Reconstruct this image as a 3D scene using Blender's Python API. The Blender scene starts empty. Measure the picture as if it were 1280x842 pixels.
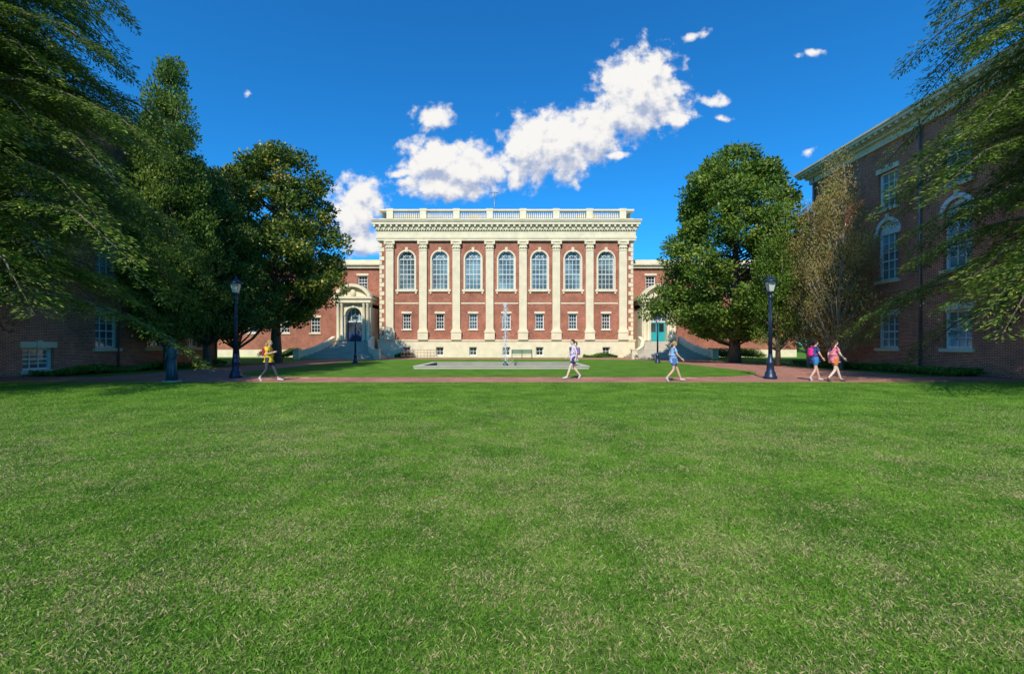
import bpy, math, random
import numpy as np
from mathutils import Vector
R=math.radians
rng=np.random.default_rng(7); random.seed(7)
S=bpy.context.scene
COL=S.collection

# ---------------------------------------------------------------- materials
def newmat(name):
    m=bpy.data.materials.new(name); m.use_nodes=True
    nt=m.node_tree; b=nt.nodes['Principled BSDF']; return m,nt,b
def rgb(c): return (c[0],c[1],c[2],1)
def simple(name,c,rough=.7,metal=0,var=.12,vscale=3.0,bump=0,spec=.5):
    m,nt,b=newmat(name)
    g=nt.nodes.new('ShaderNodeNewGeometry'); n=nt.nodes.new('ShaderNodeTexNoise'); n.inputs['Scale'].default_value=vscale; n.inputs['Detail'].default_value=6
    nt.links.new(g.outputs['Position'],n.inputs['Vector'])
    mx=nt.nodes.new('ShaderNodeMix'); mx.data_type='RGBA'
    mx.inputs[6].default_value=rgb([k*(1-var*2) for k in c]); mx.inputs[7].default_value=rgb([k*(1+var*1.2) for k in c])
    nt.links.new(n.outputs['Fac'],mx.inputs[0]); nt.links.new(mx.outputs[2],b.inputs['Base Color'])
    b.inputs['Roughness'].default_value=rough; b.inputs['Metallic'].default_value=metal
    b.inputs['Specular IOR Level'].default_value=spec
    if bump:
        n2=nt.nodes.new('ShaderNodeTexNoise'); n2.inputs['Scale'].default_value=vscale*8; nt.links.new(g.outputs['Position'],n2.inputs['Vector'])
        bp=nt.nodes.new('ShaderNodeBump'); bp.inputs['Strength'].default_value=bump; bp.inputs['Distance'].default_value=.02
        nt.links.new(n2.outputs['Fac'],bp.inputs['Height']); nt.links.new(bp.outputs['Normal'],b.inputs['Normal'])
    return m
def brickmat(name,c1,c2,mortar,flat=False,bw=.23,rh=.078,ms=.009,dirt=.35):
    m,nt,b=newmat(name); L=nt.links
    g=nt.nodes.new('ShaderNodeNewGeometry'); s=nt.nodes.new('ShaderNodeSeparateXYZ'); L.new(g.outputs['Position'],s.inputs[0])
    c=nt.nodes.new('ShaderNodeCombineXYZ')
    if flat:
        L.new(s.outputs[0],c.inputs[0]); L.new(s.outputs[1],c.inputs[1])
    else:
        a=nt.nodes.new('ShaderNodeMath'); a.operation='ADD'; L.new(s.outputs[0],a.inputs[0]); L.new(s.outputs[1],a.inputs[1])
        L.new(a.outputs[0],c.inputs[0]); L.new(s.outputs[2],c.inputs[1])
    t=nt.nodes.new('ShaderNodeTexBrick'); L.new(c.outputs[0],t.inputs['Vector'])
    t.inputs['Color1'].default_value=rgb(c1); t.inputs['Color2'].default_value=rgb(c2); t.inputs['Mortar'].default_value=rgb(mortar)
    t.inputs['Scale'].default_value=1; t.inputs['Brick Width'].default_value=bw; t.inputs['Row Height'].default_value=rh; t.inputs['Mortar Size'].default_value=ms
    n=nt.nodes.new('ShaderNodeTexNoise'); n.inputs['Scale'].default_value=.7; n.inputs['Detail'].default_value=9; n.inputs['Roughness'].default_value=.7
    L.new(g.outputs['Position'],n.inputs['Vector'])
    rp=nt.nodes.new('ShaderNodeMapRange'); rp.inputs['From Min'].default_value=.3; rp.inputs['From Max'].default_value=.7
    rp.inputs['To Min'].default_value=1-dirt; rp.inputs['To Max'].default_value=1+dirt*.7; L.new(n.outputs['Fac'],rp.inputs['Value'])
    mu=nt.nodes.new('ShaderNodeVectorMath'); mu.operation='SCALE'; L.new(t.outputs['Color'],mu.inputs[0]); L.new(rp.outputs[0],mu.inputs['Scale'])
    L.new(mu.outputs[0],b.inputs['Base Color']); b.inputs['Roughness'].default_value=.85; b.inputs['Specular IOR Level'].default_value=.15
    bp=nt.nodes.new('ShaderNodeBump'); bp.inputs['Strength'].default_value=.4; bp.inputs['Distance'].default_value=.01; bp.invert=True
    L.new(t.outputs['Fac'],bp.inputs['Height']); L.new(bp.outputs[0],b.inputs['Normal'])
    return m
def leafmat(name,ca,cb,cc=None,trans=.3,nscale=.5,ccp=.85,rough=.5):
    m,nt,b=newmat(name); L=nt.links
    g=nt.nodes.new('ShaderNodeNewGeometry'); n=nt.nodes.new('ShaderNodeTexNoise'); n.inputs['Scale'].default_value=nscale; n.inputs['Detail'].default_value=3
    L.new(g.outputs['Position'],n.inputs['Vector'])
    a=nt.nodes.new('ShaderNodeMath'); a.operation='MULTIPLY_ADD'; a.inputs[1].default_value=.55
    s=nt.nodes.new('ShaderNodeMapRange'); s.inputs['From Min'].default_value=.3; s.inputs['From Max'].default_value=.7; s.inputs['To Max'].default_value=.5; L.new(n.outputs['Fac'],s.inputs['Value'])
    L.new(g.outputs['Random Per Island'],a.inputs[0]); L.new(s.outputs[0],a.inputs[2])
    r=nt.nodes.new('ShaderNodeValToRGB'); L.new(a.outputs[0],r.inputs[0])
    r.color_ramp.elements[0].color=rgb(ca); r.color_ramp.elements[0].position=.15
    r.color_ramp.elements[1].color=rgb(cb); r.color_ramp.elements[1].position=.75
    if cc is not None:
        e=r.color_ramp.elements.new(ccp+.08); e.color=rgb(cc)
    L.new(r.outputs[0],b.inputs['Base Color']); b.inputs['Roughness'].default_value=rough; b.inputs['Specular IOR Level'].default_value=.25
    tr=nt.nodes.new('ShaderNodeBsdfTranslucent'); L.new(r.outputs[0],tr.inputs[0])
    mx=nt.nodes.new('ShaderNodeMixShader'); mx.inputs[0].default_value=trans
    L.new(b.outputs[0],mx.inputs[1]); L.new(tr.outputs[0],mx.inputs[2]); L.new(mx.outputs[0],nt.nodes['Material Output'].inputs[0])
    return m
M={}
M['brick']=brickmat('brick_wall',(.44,.10,.045),(.25,.052,.028),(.46,.36,.27))
M['brick2']=brickmat('brick_wall_side',(.62,.145,.06),(.34,.065,.033),(.64,.48,.36))
M['pave']=brickmat('brick_paving',(.44,.19,.13),(.34,.135,.095),(.40,.30,.24),flat=True,bw=.2,rh=.1,ms=.007)
M['stone']=simple('limestone',(.77,.68,.47),.8,var=.14,vscale=1.3,bump=.1)
M['stone2']=simple('limestone_step',(.50,.45,.36),.85,var=.15,vscale=1.2,bump=.2)
M['white']=simple('white_paint',(.80,.80,.76),.5,var=.04)
M['roof']=simple('roof_dark',(.12,.12,.13),.9)
M['iron']=simple('iron_blue_black',(.018,.035,.075),.4,metal=.3,var=.1,vscale=20)
M['bronze']=simple('bronze_patina',(.06,.10,.14),.45,metal=.3,var=.3,vscale=12)
M['teal']=simple('teal_door_paint',(.03,.36,.40),.45)
M['navyd']=simple('navy_door_paint',(.03,.06,.15),.45)
M['metal']=simple('grey_metal',(.25,.26,.28),.4,metal=.6)
M['bark']=simple('bark',(.15,.115,.08),.95,var=.3,vscale=5,bump=.6)
M['barkg']=simple('bark_grey',(.30,.25,.20),.95,var=.3,vscale=5,bump=.6)
M['bench']=simple('green_bench_paint',(.02,.14,.08),.5)
M['rail']=simple('rail_paint',(.45,.22,.2),.5)
M['mulch']=simple('mulch',(.12,.075,.045),.95,var=.4,vscale=6,bump=.8)
def glassmat(name,c,rough=.08):
    m,nt,b=newmat(name); L=nt.links
    g=nt.nodes.new('ShaderNodeNewGeometry'); n=nt.nodes.new('ShaderNodeTexNoise'); n.inputs['Scale'].default_value=.45; n.inputs['Detail'].default_value=4
    L.new(g.outputs['Position'],n.inputs['Vector'])
    r=nt.nodes.new('ShaderNodeValToRGB'); r.color_ramp.elements[0].position=.38; r.color_ramp.elements[1].position=.62
    r.color_ramp.elements[0].color=rgb([k*.45 for k in c]); r.color_ramp.elements[1].color=rgb([k*1.5 for k in c])
    L.new(n.outputs['Fac'],r.inputs[0]); L.new(r.outputs[0],b.inputs['Base Color'])
    b.inputs['Roughness'].default_value=rough; b.inputs['IOR'].default_value=1.6
    bp=nt.nodes.new('ShaderNodeBump'); bp.inputs['Strength'].default_value=.15; bp.inputs['Distance'].default_value=.05
    n2=nt.nodes.new('ShaderNodeTexNoise'); n2.inputs['Scale'].default_value=1.3; L.new(g.outputs['Position'],n2.inputs['Vector'])
    L.new(n2.outputs['Fac'],bp.inputs['Height']); L.new(bp.outputs[0],b.inputs['Normal'])
    return m
M['glass']=glassmat('window_glass',(.15,.24,.26))
M['glassd']=glassmat('window_glass_dark',(.05,.06,.06))
M['lampglass']=simple('lamp_glass',(.55,.55,.5),.2)
def watermat():
    m,nt,b=newmat('water'); b.inputs['Base Color'].default_value=(.03,.06,.04,1); b.inputs['Roughness'].default_value=.06
    n=nt.nodes.new('ShaderNodeTexNoise'); n.inputs['Scale'].default_value=5; n.inputs['Detail'].default_value=4
    g=nt.nodes.new('ShaderNodeNewGeometry'); nt.links.new(g.outputs['Position'],n.inputs['Vector'])
    bp=nt.nodes.new('ShaderNodeBump'); bp.inputs['Strength'].default_value=.25; bp.inputs['Distance'].default_value=.03
    nt.links.new(n.outputs['Fac'],bp.inputs['Height']); nt.links.new(bp.outputs[0],b.inputs['Normal']); return m
M['water']=watermat()
def spraymat():
    m,nt,b=newmat('water_spray'); b.inputs['Base Color'].default_value=(.88,.92,.95,1); b.inputs['Roughness'].default_value=.3; return m
M['spray']=spraymat()
def grassmat(name,blade):
    m,nt,b=newmat(name); L=nt.links
    g=nt.nodes.new('ShaderNodeNewGeometry')
    def noise(sc,det=4,ro=.6):
        n=nt.nodes.new('ShaderNodeTexNoise'); n.inputs['Scale'].default_value=sc; n.inputs['Detail'].default_value=det; n.inputs['Roughness'].default_value=ro
        L.new(g.outputs['Position'],n.inputs['Vector']); return n.outputs['Fac']
    def mr(v,a,bb,c,d):
        r=nt.nodes.new('ShaderNodeMapRange'); r.inputs['From Min'].default_value=a; r.inputs['From Max'].default_value=bb
        r.inputs['To Min'].default_value=c; r.inputs['To Max'].default_value=d; L.new(v,r.inputs['Value']); return r.outputs[0]
    def math_(op,a,bb):
        x=nt.nodes.new('ShaderNodeMath'); x.operation=op
        for i,v in enumerate((a,bb)):
            if isinstance(v,(int,float)): x.inputs[i].default_value=v
            else: L.new(v,x.inputs[i])
        return x.outputs[0]
    def mix(f,a,bb):
        x=nt.nodes.new('ShaderNodeMix'); x.data_type='RGBA'
        L.new(f,x.inputs[0])
        for i,v in ((6,a),(7,bb)):
            if isinstance(v,tuple): x.inputs[i].default_value=rgb(v)
            else: L.new(v,x.inputs[i])
        return x.outputs[2]
    big=noise(.33,4,.6); mid=noise(2.3,6,.75); fine=noise(30,5,.75)
    sp=nt.nodes.new('ShaderNodeSeparateXYZ'); L.new(g.outputs['Position'],sp.inputs[0])
    dry=mr(sp.outputs[1],7,13,1.0,0.15)
    patch=math_('MULTIPLY',mr(math_('ADD',math_('MULTIPLY',big,.4),math_('MULTIPLY',mid,.6)),.44,.60,0.06,.95),dry)
    green=mix(mr(noise(.9,5,.7),.38,.62,0,1),(.068,.195,.018),(.20,.37,.042))
    if blade:
        f=math_('LESS_THAN',g.outputs['Random Per Island'],math_('MULTIPLY',patch,.62))
        rnd=math_('FRACT',math_('MULTIPLY',g.outputs['Random Per Island'],17.3),0)
        gg=mix(math_('MULTIPLY',rnd,.5),green,(.25,.43,.07)); st=mix(rnd,(.60,.52,.27),(.36,.34,.14))
        col=mix(f,gg,st)
    else:
        f=math_('MULTIPLY',patch,mr(fine,.42,.6,0,.8))
        gg=mix(mr(fine,.3,.7,0,1),(.05,.135,.013),green); col=mix(f,gg,(.38,.33,.15))
    L.new(col,b.inputs['Base Color']); b.inputs['Roughness'].default_value=.8; b.inputs['Specular IOR Level'].default_value=.05
    if blade:
        tr=nt.nodes.new('ShaderNodeBsdfTranslucent'); L.new(col,tr.inputs[0]); mx=nt.nodes.new('ShaderNodeMixShader'); mx.inputs[0].default_value=.25
        L.new(b.outputs[0],mx.inputs[1]); L.new(tr.outputs[0],mx.inputs[2]); L.new(mx.outputs[0],nt.nodes['Material Output'].inputs[0])
    else:
        bp=nt.nodes.new('ShaderNodeBump'); bp.inputs['Strength'].default_value=.8; bp.inputs['Distance'].default_value=.05
        L.new(fine,bp.inputs['Height']); L.new(bp.outputs[0],b.inputs['Normal'])
    return m
M['lawn']=grassmat('lawn_turf',False); M['blade']=grassmat('grass_blade',True)

# ---------------------------------------------------------------- mesh builder
class MB:
    def __init__(s): s.v=[]; s.f=[]; s.sm=[]
    def quad(s,a,b,c,d):
        n=len(s.v); s.v+= [tuple(a),tuple(b),tuple(c),tuple(d)]; s.f.append((n,n+1,n+2,n+3)); s.sm.append(False)
    def poly(s,pts,smooth=False):
        n=len(s.v); s.v+=[tuple(p) for p in pts]; s.f.append(tuple(range(n,n+len(pts)))); s.sm.append(smooth)
    def box(s,x0,x1,y0,y1,z0,z1):
        n=len(s.v)
        s.v+=[(x0,y0,z0),(x1,y0,z0),(x1,y1,z0),(x0,y1,z0),(x0,y0,z1),(x1,y0,z1),(x1,y1,z1),(x0,y1,z1)]
        for q in ((0,3,2,1),(4,5,6,7),(0,1,5,4),(1,2,6,5),(2,3,7,6),(3,0,4,7)): s.f.append(tuple(n+i for i in q)); s.sm.append(False)
    def lathe(s,cx,cy,prof,n=16,smooth=True,a0=0,sx=1,sy=1):
        b=len(s.v)
        for r,z in prof:
            for i in range(n):
                a=a0+2*math.pi*i/n; s.v.append((cx+r*math.cos(a)*sx,cy+r*math.sin(a)*sy,z))
        for k in range(len(prof)-1):
            for i in range(n):
                j=(i+1)%n; s.f.append((b+k*n+i,b+k*n+j,b+(k+1)*n+j,b+(k+1)*n+i)); s.sm.append(smooth)
        s.f.append(tuple(b+i for i in range(n))[::-1]); s.sm.append(False)
        k=len(prof)-1; s.f.append(tuple(b+k*n+i for i in range(n))); s.sm.append(False)
    def tube(s,pts,rad,n=6,smooth=True):
        pts=[Vector(p) for p in pts]; b=len(s.v)
        for i,p in enumerate(pts):
            t=(pts[min(i+1,len(pts)-1)]-pts[max(i-1,0)])
            if t.length<1e-6: t=Vector((0,0,1))
            t.normalize(); u=t.cross(Vector((0.13,.2,1)) if abs(t.z)<.9 else Vector((1,0.1,0))); u.normalize(); w=t.cross(u)
            for k in range(n):
                a=2*math.pi*k/n; q=p+(u*math.cos(a)+w*math.sin(a))*rad[i]; s.v.append(tuple(q))
        for i in range(len(pts)-1):
            for k in range(n):
                j=(k+1)%n; s.f.append((b+i*n+k,b+i*n+j,b+(i+1)*n+j,b+(i+1)*n+k)); s.sm.append(smooth)
        s.f.append(tuple(b+k for k in range(n))[::-1]); s.sm.append(False)
        i=len(pts)-1; s.f.append(tuple(b+i*n+k for k in range(n))); s.sm.append(False)
    def ellip(s,c,r,n=12,m=8,filt=None):
        b=len(s.v)
        for i in range(m+1):
            th=math.pi*i/m
            for k in range(n):
                ph=2*math.pi*k/n
                s.v.append((c[0]+r[0]*math.sin(th)*math.cos(ph),c[1]+r[1]*math.sin(th)*math.sin(ph),c[2]+r[2]*math.cos(th)))
        for i in range(m):
            for k in range(n):
                j=(k+1)%n; q=(b+i*n+k,b+(i+1)*n+k,b+(i+1)*n+j,b+i*n+j)
                if filt:
                    ce=[sum(s.v[a][d] for a in q)/4 for d in range(3)]
                    if not filt(ce): continue
                s.f.append(q); s.sm.append(True)
    def build(s,name,mat,parent=None):
        me=bpy.data.meshes.new(name); me.from_pydata(s.v,[],s.f); me.polygons.foreach_set('use_smooth',s.sm); me.update()
        if mat: me.materials.append(mat)
        o=bpy.data.objects.new(name,me); COL.objects.link(o)
        if parent: o.parent=parent
        return o
def empty(name,loc=(0,0,0)):
    o=bpy.data.objects.new(name,None); o.location=loc; o.empty_display_size=.5; COL.objects.link(o); return o
def npmesh(name,V,F,mat,parent=None,k=4):
    me=bpy.data.meshes.new(name); nf=len(F)
    me.vertices.add(len(V)); me.vertices.foreach_set('co',np.asarray(V,dtype=np.float32).ravel())
    me.loops.add(nf*k); me.loops.foreach_set('vertex_index',np.asarray(F,dtype=np.int32).ravel())
    me.polygons.add(nf); me.polygons.foreach_set('loop_start',np.arange(nf,dtype=np.int32)*k)
    me.update(calc_edges=True); me.materials.append(mat)
    o=bpy.data.objects.new(name,me); COL.objects.link(o)
    if parent: o.parent=parent
    return o

# ---------------------------------------------------------------- facade tools
class Fr:
    def __init__(s,o,U,N): s.o=Vector(o); s.U=Vector(U); s.N=Vector(N)
    def p(s,u,w,z): q=s.o+s.U*u+s.N*w; return (q.x,q.y,q.z+z)
def lbox(mb,F,u0,u1,w0,w1,z0,z1):
    a=F.p(u0,w0,z0); b=F.p(u1,w1,z1)
    mb.box(min(a[0],b[0]),max(a[0],b[0]),min(a[1],b[1]),max(a[1],b[1]),min(a[2],b[2]),max(a[2],b[2]))
def lrect(mb,F,u0,u1,z0,z1,w=0):
    if u1-u0<1e-4 or z1-z0<1e-4: return
    mb.quad(F.p(u0,w,z0),F.p(u1,w,z0),F.p(u1,w,z1),F.p(u0,w,z1))
def arcband(mb,F,uc,zc,r0,r1,w0,w1,a0=0,a1=math.pi,n=14):
    for i in range(n):
        A=a0+(a1-a0)*i/n; B=a0+(a1-a0)*(i+1)/n
        def P(r,a,w): return F.p(uc+r*math.cos(a),w,zc+r*math.sin(a))
        mb.quad(P(r0,A,w1),P(r1,A,w1),P(r1,B,w1),P(r0,B,w1))
        mb.quad(P(r0,A,w0),P(r0,A,w1),P(r0,B,w1),P(r0,B,w0))
        mb.quad(P(r1,A,w0),P(r1,A,w1),P(r1,B,w1),P(r1,B,w0))
def wall(mb,F,u0,u1,z0,z1,ops,w=0,depth=.3):
    cols={}
    for o in ops: cols.setdefault(round((o[0]+o[1])/2,2),[]).append(o)
    cur=u0
    for c in sorted(cols):
        L=sorted(cols[c],key=lambda o:o[2]); a=min(o[0] for o in L); b=max(o[1] for o in L)
        lrect(mb,F,cur,a,z0,z1,w); z=z0
        for (ua,ub,za,zb,arch) in L:
            lrect(mb,F,a,b,z,za,w); lrect(mb,F,a,ua,za,zb,w); lrect(mb,F,ub,b,za,zb,w)
            r=(ub-ua)/2; zs=zb-r if arch else zb; uc=(ua+ub)/2
            for u in (ua,ub): mb.quad(F.p(u,w,za),F.p(u,w-depth,za),F.p(u,w-depth,zs),F.p(u,w,zs))
            mb.quad(F.p(ua,w,za),F.p(ub,w,za),F.p(ub,w-depth,za),F.p(ua,w-depth,za))
            if arch:
                n=16
                for i in range(n):
                    A=math.pi*i/n;B=math.pi*(i+1)/n
                    p=(uc+r*math.cos(A),zs+r*math.sin(A)); q=(uc+r*math.cos(B),zs+r*math.sin(B))
                    mb.quad(F.p(p[0],w,p[1]),F.p(p[0],w,zb),F.p(q[0],w,zb),F.p(q[0],w,q[1]))
                    mb.quad(F.p(p[0],w,p[1]),F.p(q[0],w,q[1]),F.p(q[0],w-depth,q[1]),F.p(p[0],w-depth,p[1]))
            else: mb.quad(F.p(ua,w,zb),F.p(ub,w,zb),F.p(ub,w-depth,zb),F.p(ua,w-depth,zb))
            z=zb
        lrect(mb,F,a,b,z,z1,w); cur=b
    lrect(mb,F,cur,u1,z0,z1,w)
def window(fr,gl,F,ua,ub,za,zb,arch,cols,rows,w=0,depth=.3,t=.09,mt=.035,rail=True):
    wb=w-depth+.002; r=(ub-ua)/2; zs=zb-r if arch else zb; uc=(ua+ub)/2
    pts=[F.p(ua,wb+.02,za),F.p(ub,wb+.02,za)]
    if arch: pts+=[F.p(uc+r*math.cos(math.pi*i/16),wb+.02,zs+r*math.sin(math.pi*i/16)) for i in range(17)]
    else: pts+=[F.p(ub,wb+.02,zb),F.p(ua,wb+.02,zb)]
    gl.poly(pts)
    f0,f1=wb+.01,wb+.13
    lbox(fr,F,ua,ua+t,f0,f1,za,zs); lbox(fr,F,ub-t,ub,f0,f1,za,zs); lbox(fr,F,ua+t,ub-t,f0,f1-.003,za,za+t)
    if arch:
        arcband(fr,F,uc,zs,r-t,r,f0,f1,n=16); lbox(fr,F,ua+t,ub-t,f0,f1-.005,zs-t/2,zs+t/2)
        for a in (45,90,135):
            A=R(a); d=Vector((math.cos(A),math.sin(A)))
            n=Vector((-d.y,d.x))*mt/2; p0=d*.28; p1=d*(r-t)
            fr.quad(F.p(uc+p0.x+n.x,wb+.06,zs+p0.y+n.y),F.p(uc+p1.x+n.x,wb+.06,zs+p1.y+n.y),F.p(uc+p1.x-n.x,wb+.06,zs+p1.y-n.y),F.p(uc+p0.x-n.x,wb+.06,zs+p0.y-n.y))
        arcband(fr,F,uc,zs,r*.5,r*.5+mt,f0,wb+.055,n=10)
    else: lbox(fr,F,ua+t,ub-t,f0,f1-.003,zb-t,zb)
    iu0,iu1,iz0,iz1=ua+t,ub-t,za+t,(zs-t/2 if arch else zb-t)
    for i in range(1,cols):
        u=iu0+(iu1-iu0)*i/cols; lbox(fr,F,u-mt/2,u+mt/2,f0,wb+.06,iz0,iz1)
    for i in range(1,rows):
        z=iz0+(iz1-iz0)*i/rows; h=mt/2*(2.0 if (rail and i==rows//2) else 1); lbox(fr,F,iu0,iu1,f0,wb+(.09 if h>mt/2 else .064),z-h,z+h)

# ================================================================ MAIN HALL
CX=-.67; FY=54.
hall=empty('brick_hall_building',(0,0,0))
F=Fr((CX,FY,0),(1,0,0),(0,-1,0)); HW=15.0; BD=18.
bw,st,fr,gl,glb,rf=MB(),MB(),MB(),MB(),MB(),MB()
bay=3.94; cs=[bay*i for i in range(-3,4)]; ps=[bay*(i+.5) for i in range(-4,4)]
ops=[]
for c in cs:
    ops+=[(c-.95,c+.95,8.05,12.6,True),(c-.5,c+.5,3.35,5.2,False)]
wall(bw,F,-HW,HW,2.1,13.8,ops)
bo=[(c-.45,c+.45,.25,1.25,False) for c in cs]
wall(st,F,-HW-.2,HW+.2,-.05,1.95,bo,w=.2,depth=.4)
lbox(st,F,-HW-.28,HW+.28,-BD,.28,1.95,2.12)
for c in cs:
    window(fr,gl,F,c-.95,c+.95,8.05,12.6,True,4,6,mt=.045)
    window(fr,glb,F,c-.5,c+.5,3.35,5.2,False,3,4,rail=True)
    window(fr,glb,F,c-.45,c+.45,.25,1.25,False,2,2,w=.2,depth=.4,rail=False)
    arcband(st,F,c,11.65,.95,1.13,-.01,.06,n=16)
    lbox(st,F,c-1.13,c-.95,-.01,.06,8.05,11.65); lbox(st,F,c+.95,c+1.13,-.01,.06,8.05,11.65)
    lbox(st,F,c-.16,c+.16,0,.14,12.5,13.05)
    lbox(st,F,c-1.3,c+1.3,-.02,.16,7.8,8.05); lbox(st,F,c-1.2,c-1.0,0,.12,7.55,7.8); lbox(st,F,c+1.0,c+1.2,0,.12,7.55,7.8)
    lbox(st,F,c-.62,c+.62,-.01,.07,5.2,5.45); lbox(st,F,c-.62,c+.62,-.01,.1,3.2,3.35)
    lbox(st,F,c-1.42,c+1.42,0,.05,6.35,6.5)
for p in ps:
    lbox(st,F,p-.60,p+.60,0,.42,2.1,2.95); lbox(st,F,p-.66,p+.66,0,.47,2.95,3.07)
    lbox(st,F,p-.57,p+.57,0,.4,3.07,3.22); lbox(st,F,p-.52,p+.52,0,.33,3.22,3.36)
    lbox(st,F,p-.45,p+.45,0,.27,3.36,12.7)
    lbox(st,F,p-.50,p+.50,0,.31,12.62,12.7)
    for k,(hw,wd,z0,z1) in enumerate([(.43,.30,12.7,12.9),(.48,.35,12.9,13.12),(.44,.32,13.12,13.34),(.54,.4,13.34,13.62),(.64,.48,13.62,13.8)]):
        lbox(st,F,p-hw,p+hw,0,wd,z0,z1)
    for sx in (-1,1):
        q=F.p(p+sx*.5,.42,13.48); st.tube([(q[0],q[1]-.06,q[2]),(q[0],q[1]+.2,q[2])],[.15,.15],8)
    for k in (-.3,0,.3):
        lbox(st,F,p+k-.09,p+k+.09,.3,.43,12.95,13.2)
z=2.15;i=0
while z<13.7:
    h=.52; L=.62 if i%2==0 else .34
    for s in (-1,1):
        a,b=sorted((s*(HW+.04),s*(HW-L+ .1)))
        lbox(st,F,a,b,-(.75 if i%2 else .4),.05+.003*(i%2),z,z+h-.06)
    z+=h; i+=1
def slab(mb,w,z0,z1): lbox(mb,F,-HW-w,HW+w,-BD-w,w,z0,z1)
slab(st,.30,13.8,14.05); slab(st,.36,14.05,14.3); slab(st,.28,14.3,14.95); slab(st,.38,14.95,15.05)
slab(st,.42,15.25,15.32); slab(st,.72,15.62,15.95); slab(st,.80,15.95,16.08); slab(st,.87,16.08,16.2)
slab(st,.36,15.05,15.25); slab(st,.44,15.32,15.62)
u=-HW-.35
while u<HW+.35:
    lbox(st,F,u,u+.16,.36,.5,15.06,15.24); u+=.3
u=-HW-.6
while u<HW+.6:
    lbox(st,F,u,u+.22,.44,.69,15.36,15.615); u+=.657
v=0
while v<BD:
    for s in (-1,1):
        a,b=sorted((s*(HW+.44),s*(HW+.69))); lbox(st,F,a,b,-v-.22,-v,15.36,15.615)
    v+=.66
bal=MB()
lbox(bal,F,-HW-.1,HW+.1,-.35,.12,16.2,16.45); lbox(bal,F,-HW-.13,HW+.13,-.38,.15,17.36,17.55)
for s in (-1,1):
    a,b=sorted((s*(HW+.1),s*(HW-.35))); lbox(bal,F,a,b,-BD,-.38,16.2,16.45); lbox(bal,F,a,b,-BD,-.38,17.36,17.55)
    v=.8
    while v<BD:
        q=F.p(s*(HW-.12),-v,0); bal.lathe(q[0],q[1],[(.07,16.45),(.12,16.65),(.13,16.8),(.06,17.05),(.06,17.2),(.1,17.36)],6); v+=.38
for i,p in enumerate(ps): lbox(bal,F,p-.38,p+.38,-.40,.18,16.45,17.36); lbox(bal,F,p-.42,p+.42,-.43,.2,17.36,17.62)
for c in cs:
    for k in range(-6,7):
        q=F.p(c+k*.235,-.1,0); bal.lathe(q[0],q[1],[(.07,16.45),(.09,16.6),(.10,16.78),(.05,17.05),(.05,17.2),(.08,17.36)],6)
lbox(bw,F,-HW+.01,HW-.01,-BD,-.32,0,13.79)
for s in (-1,1): bw.quad(F.p(s*HW,0,2.1),F.p(s*HW,-.5,2.1),F.p(s*HW,-.5,13.8),F.p(s*HW,0,13.8))
for s in (-1,1):
    a,b=sorted((s*(HW-.02),s*(HW+.2))); lbox(st,F,a,b,-BD,.197,-.05,1.95)
slab(rf,-.5,16.2,16.24)
an=MB()
def mast(u,w,h,arms):
    q=F.p(u,-w,0); an.tube([(q[0],q[1],16.2),(q[0],q[1],17.6+h)],[.05,.035],6)
    for z,l in arms: an.tube([(q[0]-l,q[1],17.6+z),(q[0]+l,q[1],17.6+z)],[.03,.03],5)
mast(-1.5,2,2.7,[(2.6,.5),(1.9,.35),(1.2,.2)]); mast(-9.7,3,1.0,[(.9,.15)]); mast(-8.9,3,.6,[]); mast(7.4,3,.7,[(.45,1.6),(.65,.4)]); mast(13.3,3,.5,[(.4,.5)]); mast(6,3,.5,[]); mast(8.8,3,.5,[])
for u,w in ((-12,.9),(-4,.6),(2.2,.7),(10,1.1)):
    q=F.p(u,-3,0); an.box(q[0]-w,q[0]+w,q[1]-.6,q[1]+.6,16.2,17.75)
W=Fr((CX,56.6,0),(1,0,0),(0,-1,0)); WE=36.
tealm,navym=MB(),MB()
def steps(mb,xc,y0,half,n,rise,run,flare):
    for i in range(n):
        zt=rise*(n-i); y1=y0-run*i; hw=half+flare*(i/n)**1.5
        mb.box(xc-hw,xc+hw,y1-run,y0+.0,-.02 ,zt-.001*i)
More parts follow.
